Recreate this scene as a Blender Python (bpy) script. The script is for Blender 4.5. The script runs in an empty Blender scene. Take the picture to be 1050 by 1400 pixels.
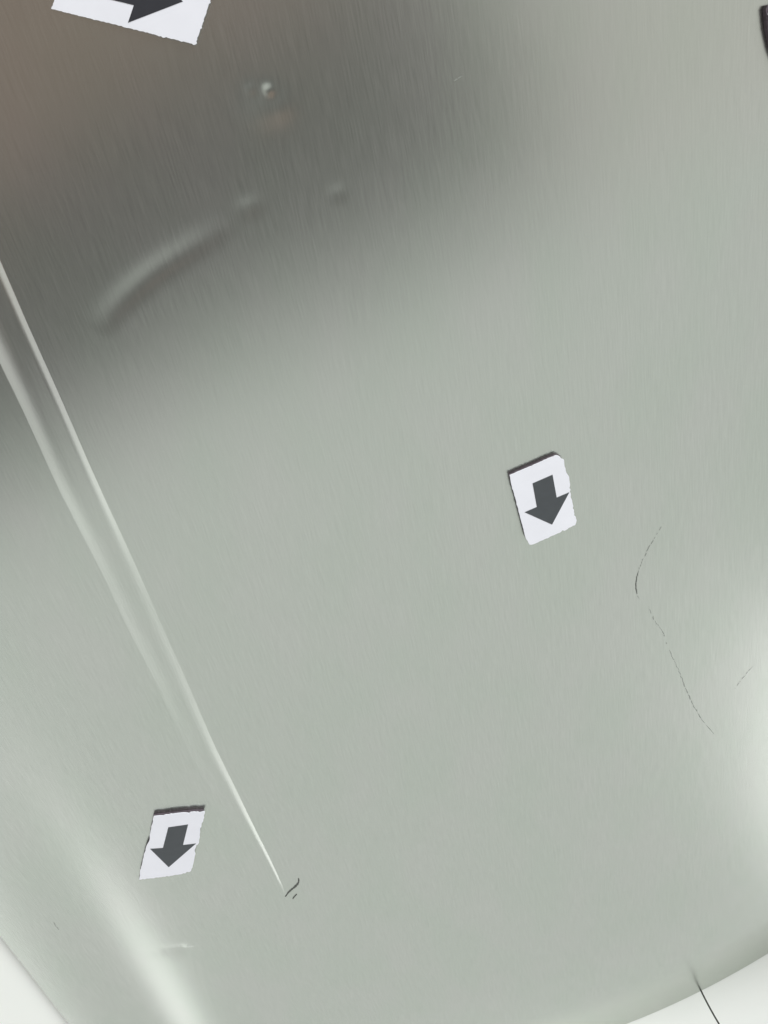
import bpy, bmesh, math, random
import numpy as np
from mathutils import Vector, Matrix
random.seed(7); rng = np.random.default_rng(7)
sc = bpy.context.scene
col = sc.collection

# ------------------------------------------------------------------ camera
# The steel sheet is the plane z = 0, its brushing runs along +Y.  The lens hangs
# H metres above the origin and looks down and away along +Y.
H = 0.35
F = 1074.0                                   # focal length in photo pixels (1050 x 1400)
XC = Vector((0.96989522, 0.24247381, 0.0225767))     # world X, Y, -Z seen in camera axes (right, up, forward)
YC = Vector((0.19866984, -0.84146366, 0.50246314))
NC = Vector((-0.14083163, 0.48285129, 0.86430381))
right = Vector((XC[0], YC[0], -NC[0])); up = Vector((XC[1], YC[1], -NC[1])); fwd = Vector((XC[2], YC[2], -NC[2]))
cam = bpy.data.cameras.new('camera'); camo = bpy.data.objects.new('camera', cam); col.objects.link(camo)
m = Matrix.Identity(4)
for i in range(3):
    m[i][0] = right[i]; m[i][1] = up[i]; m[i][2] = -fwd[i]
m[2][3] = H
camo.matrix_world = m
cam.sensor_fit = 'VERTICAL'; cam.sensor_height = 36.0; cam.lens = 36.0 * F / 1400.0
cam.clip_start = 0.01; cam.clip_end = 50
sc.camera = camo

def at(px, py, z=0.0):
    """a point of the photograph, carried out to the height z above the sheet"""
    r = right * (px - 525) + up * (700 - py) + fwd * F
    t = (z - H) / r.z
    return Vector((r.x * t, r.y * t, z))

# ------------------------------------------------------------------ world, lamps, exposure
w = bpy.data.worlds.new('World'); sc.world = w; w.use_nodes = True
bg = w.node_tree.nodes['Background']
bg.inputs[0].default_value = (0.172, 0.168, 0.166, 1); bg.inputs[1].default_value = 1.0
sc.view_settings.view_transform = 'Standard'; sc.view_settings.look = 'None'
sc.view_settings.exposure = 0; sc.view_settings.gamma = 1

LH = 1.6
def lamp(name, x0, x1, y0, y1, radiance, color, rot=0.0, z=LH):
    """flat overhead area lamp; rot turns it about the world origin"""
    l = bpy.data.lights.new(name, 'AREA'); l.shape = 'RECTANGLE'
    l.size = x1 - x0; l.size_y = y1 - y0
    l.energy = radiance * math.pi * l.size * l.size_y; l.color = color
    o = bpy.data.objects.new(name, l); col.objects.link(o)
    c = Matrix.Rotation(rot, 3, 'Z') @ Vector(((x0 + x1) / 2, (y0 + y1) / 2, z))
    o.location = c; o.rotation_euler = (0, 0, rot)
    return o
WHITE = (0.960, 1.0, 0.965); CLEAR = (1.0, 0.99, 1.0)
T = math.radians(-14.5)
lamp('overhead_fill_far', -3.8, 3.0, 0.60, 6.0, 0.635, WHITE, T)  # added broad lamp, stands in for bright surroundings the sheet mirrors
lamp('overhead_fill_near', -3.8, 0.52, 0.40, 0.60, 0.34, WHITE, T, LH - 0.02)  # added half-strength lamp, softens the edge of the dark reflection
lamp('overhead_fill_side', 0.52, 3.0, -1.7, 0.60, 0.585, (1.0, 0.99, 0.935), T, LH - 0.02)  # added lamp; with the far one leaves a gap for the dark reflection
lamp('bend_fill_left', -2.6, -1.84, -1.6, 4.8, 1.15, CLEAR, 0, LH - 0.06)   # added to light the fold; mirrored only where the sheet is bent
lamp('streak_fill_low', -2.55, -1.92, 2.0, 5.2, 0.75, CLEAR, 0, LH - 0.08)  # added lamp that strengthens the streak along the trough
lamp('window_light', 1.45, 1.95, 2.1, 3.5, 3.0, CLEAR, 0, LH - 0.04)
lamp('warm_fill', -2.2, 0.25, -1.9, -0.06, 0.17, (1.0, 0.58, 0.38), T, LH - 0.02)  # added dim lamp, puts a brown tint into the dark reflection
def aimed(name, loc, target, sx, sy, radiance, color):
    o = lamp(name, -sx / 2, sx / 2, -sy / 2, sy / 2, radiance, color)
    o.location = loc; o.rotation_euler = (Vector(target) - Vector(loc)).to_track_quat('-Z', 'Y').to_euler()
aimed('side_fill', (2.6, -2.8, 1.7), (0, 0.5, 0), 2.0, 1.6, 22.0, (0.985, 1.0, 0.985))   # added to brighten the whites; beyond what the sheet mirrors to the lens

# ------------------------------------------------------------------ helpers
def link(name, me, mat, parent=None):
    o = bpy.data.objects.new(name, me); col.objects.link(o)
    if mat: me.materials.append(mat)
    if parent: o.parent = parent
    return o
def from_bm(name, bm, mat, parent=None, smooth=False):
    me = bpy.data.meshes.new(name); bm.to_mesh(me); bm.free()
    if smooth: me.polygons.foreach_set('use_smooth', [True] * len(me.polygons))
    return link(name, me, mat, parent)
def tag(o, label, cat, group=None):
    o['label'] = label; o['category'] = cat
    if group: o['group'] = group
def new_mat(name):
    mt = bpy.data.materials.new(name); mt.use_nodes = True
    nt = mt.node_tree; b = nt.nodes['Principled BSDF']
    return mt, nt, b
def node(nt, t, **kw):
    n = nt.nodes.new(t)
    for k, v in kw.items(): setattr(n, k, v)
    return n

# ------------------------------------------------------------------ materials
# brushed steel
STEEL, nt, b = new_mat('brushed_steel')
L = nt.links.new
tc = node(nt, 'ShaderNodeTexCoord')
def streak(scx, scy, detail=3.0):
    mp = node(nt, 'ShaderNodeMapping'); mp.inputs['Scale'].default_value = (scx, scy, 1)
    nz = node(nt, 'ShaderNodeTexNoise'); nz.inputs['Scale'].default_value = 1.0; nz.inputs['Detail'].default_value = detail
    L(tc.outputs['Object'], mp.inputs['Vector']); L(mp.outputs['Vector'], nz.inputs['Vector'])
    return nz
s1 = streak(1350, 46); s2 = streak(2600, 95, 2.0); s3 = streak(26, 14, 2.0)
add = node(nt, 'ShaderNodeMath', operation='ADD'); L(s1.outputs['Fac'], add.inputs[0]); L(s2.outputs['Fac'], add.inputs[1])
bump = node(nt, 'ShaderNodeBump'); bump.inputs['Strength'].default_value = 0.25; bump.inputs['Distance'].default_value = 0.000009
L(add.outputs[0], bump.inputs['Height']); L(bump.outputs['Normal'], b.inputs['Normal'])
mr = node(nt, 'ShaderNodeMapRange'); mr.inputs['From Min'].default_value = 0.6; mr.inputs['From Max'].default_value = 1.4
mr.inputs['To Min'].default_value = 0.23; mr.inputs['To Max'].default_value = 0.27
L(add.outputs[0], mr.inputs['Value']); L(mr.outputs['Result'], b.inputs['Roughness'])
cr = node(nt, 'ShaderNodeMix', data_type='RGBA')
cr.inputs['A'].default_value = (0.540, 0.575, 0.525, 1); cr.inputs['B'].default_value = (0.558, 0.578, 0.540, 1)
cm = node(nt, 'ShaderNodeMapRange'); cm.inputs['From Min'].default_value = 0.35; cm.inputs['From Max'].default_value = 0.65
L(s3.outputs['Fac'], cm.inputs['Value']); L(cm.outputs['Result'], cr.inputs['Factor'])
dk = node(nt, 'ShaderNodeMix', data_type='RGBA', blend_type='MULTIPLY'); dk.inputs['Factor'].default_value = 1.0
gr = node(nt, 'ShaderNodeMapRange'); gr.inputs['From Min'].default_value = 0.6; gr.inputs['From Max'].default_value = 1.4
gr.inputs['To Min'].default_value = 0.955; gr.inputs['To Max'].default_value = 1.045
L(add.outputs[0], gr.inputs['Value']); L(cr.outputs['Result'], dk.inputs['A']); L(gr.outputs['Result'], dk.inputs['B'])
L(dk.outputs['Result'], b.inputs['Base Color'])
b.inputs['Metallic'].default_value = 1.0
b.inputs['Anisotropic'].default_value = 0.35
tg = node(nt, 'ShaderNodeTangent', direction_type='UV_MAP'); tg.uv_map = 'UVMap'
L(tg.outputs['Tangent'], b.inputs['Tangent'])

def plain(name, color, rough, noise=0.0, scale=300.0, spec=0.4):
    mt, nt, b = new_mat(name)
    tc = node(nt, 'ShaderNodeTexCoord'); nz = node(nt, 'ShaderNodeTexNoise')
    nz.inputs['Scale'].default_value = scale; nz.inputs['Detail'].default_value = 4
    nt.links.new(tc.outputs['Object'], nz.inputs['Vector'])
    mx = node(nt, 'ShaderNodeMix', data_type='RGBA')
    mx.inputs['A'].default_value = tuple(c * (1 - noise) for c in color) + (1,)
    mx.inputs['B'].default_value = tuple(min(1, c * (1 + noise)) for c in color) + (1,)
    nt.links.new(nz.outputs['Fac'], mx.inputs['Factor']); nt.links.new(mx.outputs['Result'], b.inputs['Base Color'])
    bp = node(nt, 'ShaderNodeBump'); bp.inputs['Strength'].default_value = 0.15; bp.inputs['Distance'].default_value = 0.0003
    nt.links.new(nz.outputs['Fac'], bp.inputs['Height']); nt.links.new(bp.outputs['Normal'], b.inputs['Normal'])
    b.inputs['Roughness'].default_value = rough; b.inputs['Specular IOR Level'].default_value = spec
    return mt
PAPER = plain('white_paper', (0.800, 0.815, 0.880), 0.6, 0.05, 70)
INK = plain('grey_ink', (0.062, 0.070, 0.077), 0.55, 0.10, 260)
INKDARK = plain('dark_ink', (0.030, 0.032, 0.040), 0.5, 0.10, 260)
MAGNET = plain('magnet_rubber', (0.085, 0.068, 0.082), 0.6, 0.25, 500)
WHITEPAINT = plain('white_enamel', (0.86, 0.89, 0.86), 0.35, 0.015, 12)
UPSTAND = plain('white_lacquer', (0.765, 0.79, 0.77), 0.4, 0.02, 12)
GROUT = plain('dark_joint', (0.085, 0.09, 0.082), 0.8, 0.2, 300)
SCRATCH = plain('scratch_dark', (0.085, 0.09, 0.082), 0.6, 0.3, 900)
SCRATCHPALE = plain('scratch_pale', (0.36, 0.375, 0.355), 0.6, 0.2, 900)
SCRATCHSOFT = plain('scratch_soft', (0.25, 0.27, 0.245), 0.6, 0.3, 900)

# ------------------------------------------------------------------ setting: white tabletop
bm = bmesh.new()
bmesh.ops.create_cube(bm, size=1.0, matrix=Matrix.Translation((0, 0.45, -0.0255)) @ Matrix.Diagonal((3.0, 3.0, 0.04, 1)))
bmesh.ops.bevel(bm, geom=bm.edges[:], offset=0.004, segments=2, affect='EDGES')
table = from_bm('tabletop', bm, WHITEPAINT); table['kind'] = 'structure'

# ------------------------------------------------------------------ steel panel (height field with its dents)
FAR = 0.7758
def far_y(x):                                   # the far edge, bowed towards the lens on the right
    x = np.asarray(x, float)
    return FAR - 1.6 * np.clip(x - 0.0476, 0, None) ** 2
X0, X1, Y0 = -0.3030, 0.31, -0.14
def axis(a, b, step, dense):
    v = [a]
    while v[-1] < b - 1e-9:
        s = step
        for (c, d, ds) in dense:
            if c <= v[-1] < d: s = min(s, ds)
        v.append(min(b, v[-1] + s))
    return np.array(v)
xs = axis(X0, X1, 0.0014, [(-0.142, -0.112, 0.00030), (-0.010, 0.012, 0.0005), (-0.205, -0.180, 0.0007)])
ys = axis(Y0, FAR, 0.0014, [(-0.004, 0.016, 0.0005), (0.505, 0.530, 0.0007)])
GX, GY = np.meshgrid(xs, ys)
def sstep(v, a, b):
    t = np.clip((v - a) / (b - a), 0, 1); return t * t * (3 - 2 * t)
def gauss(d, s): return np.exp(-0.5 * (d / s) ** 2)
def seg_dist(pts, signed=False):
    """distance, signed side and run length to a smooth path through photo points"""
    P = np.array([[p.x, p.y] for p in (at(*q) for q in pts)])
    best = np.full(GX.shape, 1e9); run = np.zeros(GX.shape); side = np.ones(GX.shape); acc = 0.0
    tot = np.sum(np.linalg.norm(np.diff(P, axis=0), axis=1))
    for a, c in zip(P[:-1], P[1:]):
        d = c - a; l = np.linalg.norm(d); u = d / l
        t = np.clip((GX - a[0]) * u[0] + (GY - a[1]) * u[1], 0, l)
        dd = np.hypot(GX - a[0] - t * u[0], GY - a[1] - t * u[1])
        k = dd < best; best[k] = dd[k]; run[k] = (acc + t)[k]; acc += l
        side[k] = np.sign(u[0] * (GY - a[1]) - u[1] * (GX - a[0]))[k]
    if signed: return best * side, run / tot
    return best, run / tot
def spline(pts, n=12):
    out = []
    Q = [pts[0]] + list(pts) + [pts[-1]]
    for i in range(1, len(Q) - 2):
        p0, p1, p2, p3 = (np.array(Q[j], float) for j in (i - 1, i, i + 1, i + 2))
        for k in range(n):
            t = k / n
            out.append(tuple(0.5 * (2 * p1 + (p2 - p0) * t + (2 * p0 - 5 * p1 + 4 * p2 - p3) * t * t + (3 * p1 - p0 - 3 * p2 + p3) * t ** 3)))
    out.append(tuple(pts[-1])); return out
Z = np.zeros(GX.shape)
# slow waviness of thin sheet
for k in range(14):
    kx, ky = rng.normal(0, 9, 2); ph = rng.uniform(0, 6.28)
    Z += 0.00003 * np.sin(kx * GX + ky * GY + ph)
# pressed fold running along the brushing, stepping down twice, dying out at y = 0.482
fade = 0.70 * (1 - sstep(GY, 0.456, 0.492)) + 0.34 * (1 - sstep(GY, 0.46, 0.555))
wob = 0.0004 * np.sin(GY * 31 + 1) + 0.0003 * np.sin(GY * 73)
wr = 0.0042 + 0.0026 * sstep(GY, 0.08, 0.26) * (1 - sstep(GY, 0.30, 0.48)) - 0.0020 * sstep(GY, 0.30, 0.48) + 0.3 * wob
xr = -0.1192 + 0.0024 * sstep(GY, 0.33, 0.48) - wr + 0.5 * wob
v = np.clip((GX - xr) / wr, 0, 1)
Z += 0.215 * wr * fade * (1 - 0.22 * sstep(GY, 0.12, 0.24) * (1 - sstep(GY, 0.36, 0.46))) * (1 + 0.12 * np.sin(GY * 19)) * (0.7 * v ** 1.7 + 0.3 * sstep(v, -0.1, 1.02)) * (1 - sstep(GX, -0.115, 0.02))
lx = -0.1385 + 0.006 * sstep(GY, 0.15, 0.50) + wob
lf = 1.15 - 0.35 * sstep(GY, 0.08, 0.24) - 0.80 * sstep(GY, 0.22, 0.46)
u = np.clip((GX - lx) / 0.0125, 0, 1)
Z += 0.285 * 0.0125 / 2 * lf * (0.45 * (1 - (1 - u) ** 2) + 0.55 * sstep(u, -0.2, 0.8)) * (1 - sstep(GX, -0.122, 0.02))
# shallow trough along the left side; its inner wall catches the added left lamps
cx_ = -0.2378 - 0.04 * np.clip(GY - 0.36, 0, None)
Z += -0.0046 * sstep(GY, 0.20, 0.60) * np.where(GX > cx_, gauss(GX - cx_, 0.0215), gauss(GX - cx_, 0.022))
# long curved groove in the dark reflection
d, r = seg_dist(spline([(138, 452), (165, 414), (215, 370), (280, 328), (320, 300)]), True)
Z += -0.00046 * np.where(d > 0, gauss(d, 0.0026), gauss(d, 0.0040)) * np.sin(np.clip(r, 0, 1) * math.pi) ** 0.7 * (1 - 0.4 * r)
for (px, py, dep, sg) in ((338, 284, 0.00016, 0.0026), (350, 278, 0.00007, 0.0026), (462, 264, 0.00011, 0.0020)):
    p = at(px, py); Z += -dep * gauss(np.hypot((GX - p.x) * 0.8, GY - p.y), sg)
# two small pits below the lens; wider hollows shaped to catch the warm lamp
for (px, py, dep, s) in ((367, 124, 0.00042, 0.0016), (343, 122, 0.00015, 0.0016), (358, 152, 0.00036, 0.0050), (384, 148, 0.00030, 0.004)):
    p = at(px, py); Z += -dep * gauss(np.hypot(GX - p.x, GY - p.y), s)
# short nick near the left edge
d, r = seg_dist([(220, 1302), (248, 1297)], True); Z += -0.00036 * np.where(d > 0, gauss(d, 0.0060), gauss(d, 0.0030)) * (0.2 + 0.8 * r)
# faint dent high on the right and a ridge imitating the joint's reflection
d, r = seg_dist(spline([(1040, 262), (1008, 300), (1003, 352)])); Z += -0.00026 * gauss(d, 0.006)
d, r = seg_dist([(932, 1318), (955, 1350)]); Z += 0.00012 * gauss(d, 0.006)
GYw = GY + sstep(GY, 0.58, FAR) * (far_y(GX) - FAR - 0.0004)
ny, nx = GX.shape
top = np.stack([GX, GYw, Z], -1).reshape(-1, 3)
idx = np.arange(nx * ny).reshape(ny, nx)
quads = np.stack([idx[:-1, :-1], idx[:-1, 1:], idx[1:, 1:], idx[1:, :-1]], -1).reshape(-1, 4)
loop = np.concatenate([idx[0, :], idx[1:, -1], idx[-1, -2::-1], idx[-2:0:-1, 0]])
low = top[loop].copy(); low[:, 2] = -0.0054
rim = top[loop].copy(); nr = len(top) + np.arange(len(loop)); nb = nr + len(loop); nr2 = np.roll(nr, -1); nb2 = np.roll(nb, -1)
skirt = np.stack([nr, nb, nb2, nr2], -1)
verts = np.concatenate([top, rim, low]); faces = np.concatenate([quads, skirt])
me = bpy.data.meshes.new('sheet')
me.vertices.add(len(verts)); me.vertices.foreach_set('co', verts.ravel())
me.loops.add(faces.size); me.loops.foreach_set('vertex_index', faces.ravel().astype(np.int32))
me.polygons.add(len(faces)); me.polygons.foreach_set('loop_start', np.arange(0, faces.size, 4, dtype=np.int32))
sm = np.ones(len(faces), bool); sm[len(quads):] = False
me.update(calc_edges=True); me.polygons.foreach_set('use_smooth', sm)
uv = me.uv_layers.new(name='UVMap'); uv.data.foreach_set('uv', verts[faces.ravel()][:, [0, 1]].ravel())
me.validate()
panel = bpy.data.objects.new('steel_panel', None); col.objects.link(panel)
tag(panel, 'brushed stainless steel sheet with a long pressed fold and small dents', 'metal sheet')
link('sheet', me, STEEL, panel)

def surf(x, y):
    i = int(np.clip(np.searchsorted(xs, x), 0, nx - 1)); j = int(np.clip(np.searchsorted(ys, y), 0, ny - 1)); return Z[j, i]
def ribbon(name, pts, wpx, mat, dash=0.0, wob=0.4, taper=True, n=14):
    """a thin scratch: short slivers along a path of photo points lying on the sheet"""
    path = spline(pts, n); bm = bmesh.new(); N = len(path)
    prev = None
    for i, (px, py) in enumerate(path):
        q = path[min(i + 1, N - 1)]; o = path[max(i - 1, 0)]
        d = np.array(q) - np.array(o); d = d / (np.linalg.norm(d) + 1e-9); nrm = (-d[1], d[0])
        t = i / (N - 1); ww = wpx * (0.35 + 0.65 * math.sin(math.pi * min(max(t, 0.03), 0.97)) ** 0.7 if taper else 1) * random.uniform(0.6, 1.2) / 2
        j = random.gauss(0, wob)
        a = at(px + nrm[0] * (ww + j), py + nrm[1] * (ww + j)); c = at(px + nrm[0] * (j - ww), py + nrm[1] * (j - ww))
        a.z = surf(a.x, a.y) + 0.00008; c.z = surf(c.x, c.y) + 0.00008
        cur = (bm.verts.new(a), bm.verts.new(c))
        if prev and random.random() > dash: bm.faces.new((prev[0], prev[1], cur[1], cur[0]))
        prev = cur
    loose = [v for v in bm.verts if not v.link_faces]
    bmesh.ops.delete(bm, geom=loose, context='VERTS')
    return from_bm(name, bm, mat, panel)
ribbon('scratch', [(907, 715), (893, 738), (878, 766), (870, 793), (871, 811), (874, 819)], 1.3, SCRATCHSOFT, 0.38)
ribbon('scratch', [(872, 784), (869, 798), (870.5, 812)], 1.8, SCRATCH, 0.15)
ribbon('scratch', [(887, 829), (894, 847), (906, 864), (913, 884), (922, 904)], 1.3, SCRATCHSOFT, 0.40)
ribbon('scratch', [(922, 904), (930, 922), (942, 952), (957, 980), (976, 1003)], 1.3, SCRATCHSOFT, 0.22)
ribbon('scratch', [(1029, 911), (1016, 926), (1004, 942)], 1.0, SCRATCHPALE, 0.45)
ribbon('scratch', [(632, 104), (620, 111)], 1.6, SCRATCHSOFT, 0.2)
ribbon('scratch', [(73, 1264), (76, 1269), (80, 1274)], 2.2, SCRATCHSOFT, 0.0, 0.1)
ribbon('crack', [(390, 1226), (395, 1219), (403, 1212), (408, 1206), (408, 1200)], 3.0, SCRATCH, 0.0, 0.1)
ribbon('crack', [(400, 1229), (403, 1225), (406, 1222)], 2.2, SCRATCH, 0.0, 0.1)

# ------------------------------------------------------------------ white upstand behind the far edge, with its open joint
def upstand(name, xa, xb, mat, parent, inset=0.0, n=40):
    R = 0.034; a0 = math.radians(3); prof = [(0.010, -0.0054), (0.0, -0.0054)]
    for k in range(0, 15):
        a = -a0 + k / 14 * (math.pi / 2 + a0); prof.append((R * (math.cos(a0) - math.cos(a)), 0.0002 + R * (math.sin(a0) + math.sin(a))))
    prof += [(R + 0.02, 0.0002 + R * (1 + math.sin(a0))), (R + 0.02, -0.0054)]
    bm = bmesh.new(); rows = []
    for i in range(n + 1):
        x = xa + (xb - xa) * i / n; y = float(far_y(x)); sl = float(far_y(x + 1e-4) - far_y(x - 1e-4)) / 2e-4
        nv = Vector((-sl, 1)).normalized()
        rows.append([bm.verts.new((x + nv.x * (p[0] + inset), y + nv.y * (p[0] + inset), p[1] * (1 if inset == 0 else 0.985))) for p in prof])
    m_ = len(prof)
    for a, c in zip(rows[:-1], rows[1:]):
        for k in range(m_): bm.faces.new((a[k], a[(k + 1) % m_], c[(k + 1) % m_], c[k]))
    bm.faces.new(rows[0]); bm.faces.new(list(reversed(rows[-1])))
    bmesh.ops.recalc_face_normals(bm, faces=bm.faces[:])
    o = from_bm(name, bm, mat, parent, True)
    for p in o.data.polygons:
        if len(p.vertices) > 4 or abs(p.normal.z) > 0.999: p.use_smooth = False
    bmm = bmesh.new(); bmm.from_mesh(o.data)
    for e in bmm.edges:
        if e.calc_face_angle(0) > 0.6: e.smooth = False
    bmm.to_mesh(o.data); bmm.free()
    return o
up_o = bpy.data.objects.new('white_upstand', None); col.objects.link(up_o); up_o.location = (0, 0, 0)
tag(up_o, 'smooth white upstand along the far end of the steel sheet with one dark joint', 'upstand')
JX = 0.1815
upstand('panel_strip', -0.36, JX - 0.0007, UPSTAND, up_o)
upstand('panel_strip', JX + 0.0007, 0.335, UPSTAND, up_o)
upstand('joint_filler', JX - 0.00065, JX + 0.00065, GROUT, up_o, 0.0007, 2)

# ------------------------------------------------------------------ arrow magnets
def ragged(pts, amp, step=2.0, chips=False, rnd=random):
    """outline broken into short uneven steps; chips bites small pieces out of its right side"""
    out = []; cx = sum(p[0] for p in pts) / len(pts)
    for a, c in zip(pts, pts[1:] + pts[:1]):
        l = math.hypot(c[0] - a[0], c[1] - a[1]); k = max(1, int(l / step))
        nx_, ny_ = -(c[1] - a[1]) / l, (c[0] - a[0]) / l
        for i in range(k):
            t = i / k; x = a[0] + (c[0] - a[0]) * t; j = rnd.gauss(0, amp) if i else 0
            if chips and x > cx + 15 and rnd.random() < 0.35: j += rnd.uniform(0.3, 1.6)
            out.append((x + nx_ * j, a[1] + (c[1] - a[1]) * t + ny_ * j))
    return out
def plate(name, pts, z0, z1, mat, parent, fold=None, zr=None):
    """a flat piece with thickness; fold = (photo point, photo point, dip) bends it along that line"""
    zr = z1 if zr is None else zr
    bm = bmesh.new()
    lo = [bm.verts.new((*at(px, py, zr)[:2], z0)) for px, py in pts]
    hi = [bm.verts.new((*at(px, py, zr)[:2], z1)) for px, py in pts]
    n = len(pts); bm.faces.new(hi); bm.faces.new(list(reversed(lo)))
    for i in range(n): bm.faces.new((lo[i], lo[(i + 1) % n], hi[(i + 1) % n], hi[i]))
    bmesh.ops.recalc_face_normals(bm, faces=bm.faces[:])
    if fold:
        a = at(*fold[0], zr); c = at(*fold[1], zr); u = (c - a).normalized(); nv = Vector((-u.y, u.x, 0))
        bmesh.ops.bisect_plane(bm, geom=bm.verts[:] + bm.edges[:] + bm.faces[:], plane_co=a, plane_no=nv)
        for v in bm.verts:
            s = (v.co - a).dot(nv)
            v.co.z += fold[2] * abs(s) - fold[3] * (1 if s > 0 else 0) * 0
    bmesh.ops.triangulate(bm, faces=[f for f in bm.faces if len(f.verts) > 4])
    o = from_bm(name, bm, mat, parent)
    return o
def magnet(label, back, paper, arrow, thick, ink, group, fold=None, amp=0.28, zb=0.0):
    e = bpy.data.objects.new('arrow_magnet', None); col.objects.link(e)
    tag(e, label, 'magnet', group)
    base = max(0.0001, zb)
    if back is None:
        cx = sum(p[0] for p in paper) / len(paper); cy = sum(p[1] for p in paper) / len(paper)
        back = [(cx + (x - cx) * 0.985 - 0.9, cy + (y - cy) * 0.985) for x, y in paper]
    plate('magnet_backing', ragged(back, 0.12), base, thick, MAGNET, e, None, thick)
    plate('paper_face', ragged(paper, amp, 2.4, chips=True), thick + 0.00005, thick + 0.0004, PAPER, e, fold, thick + 0.0004)
    plate('printed_arrow', arrow, thick + 0.00046, thick + 0.00050, ink, e, fold, thick + 0.0005)
    return e
GRP = 'arrow magnets stuck on the steel sheet'
# right of the middle, arrow down, ragged right edge
def z1(p): return [(660 + x / 6.5625, 580 + y / 6.5625) for x, y in p]
magnet('white magnet with grey down arrow and chipped right side, nearest the curved scratch',
       None,
       z1([(240, 458), (330, 418), (500, 345), (600, 300), (660, 278), (700, 285), (728, 318), (735, 380), (768, 460), (788, 520), (790, 620), (808, 720), (822, 800), (842, 860), (828, 905), (760, 940), (600, 1010), (440, 1080), (420, 1080), (385, 1020), (340, 850), (300, 690), (262, 560)]),
       z1([(447, 530), (626, 452), (664, 658), (778, 610), (622, 900), (376, 790), (486, 742)]),
       0.0023, INK, GRP, ((660 + 376 / 6.5625, 580 + 790 / 6.5625), (660 + 778 / 6.5625, 580 + 610 / 6.5625), 0.006, 0))
# lower left, arrow down
def z2(p): return [(160 + x / 6.5625, 1070 + y / 6.5625) for x, y in p]
magnet('slanted white magnet with a grey down arrow, low beside the lower end of the fold',
       None,
       z2([(330, 300), (500, 280), (660, 262), (788, 256), (775, 330), (748, 430), (735, 540), (708, 580), (704, 640), (680, 740), (664, 795), (560, 822), (400, 845), (200, 868), (206, 800), (240, 660), (262, 575), (290, 520), (300, 440)]),
       z2([(460, 400), (638, 374), (592, 560), (710, 546), (464, 758), (296, 594), (412, 586)]),
       0.0022, INK, GRP, ((160 + 296 / 6.5625, 1070 + 594 / 6.5625), (160 + 710 / 6.5625, 1070 + 546 / 6.5625), 0.006, 0))
# top left, big, arrow to the right, cut by the frame
tip = np.array((250., 2.)); ax = np.array((197., 48.)) / math.hypot(197, 48); pr = np.array((-ax[1], ax[0]))
def mir(p):
    v = np.array(p) - tip; s = v.dot(pr); return tuple(tip + v - 2 * s * pr)
a_sh = (183., 7.); a_hd = (175., 31.); a_tail = tuple(np.array(a_sh) - 75 * ax)
magnet('large white magnet with a black arrow pointing right, nearest the dark reflection',
       [(73, 9), (266, 57), (310, -72), (117, -120)],
       [(70, 12), (267, 61), (312, -73), (116, -121)],
       [tuple(tip), a_hd, a_sh, a_tail, mir(a_tail), mir(a_sh), mir(a_hd)][::-1], 0.0020, INKDARK, GRP, None, 0.25)
# top right corner, only its dark rim shows
magnet('magnet with a thick dark rim, only its edge showing beside the upper right frame',
       [(1047, 13), (1049.5, 7), (1056.5, 5), (1127.5, -8), (1150.5, 93), (1072.5, 114), (1054.5, 64), (1049.5, 40)],
       [(1050.5, 17), (1053.5, 12), (1126.5, -4), (1149.5, 92), (1072.5, 112), (1056.5, 66), (1052, 38)],
       [(1082.5, 12), (1105.5, 8), (1111.5, 45), (1126.5, 42), (1108.5, 78), (1072.5, 54), (1089.5, 50)], 0.0026, INK, GRP, None, 0.3)
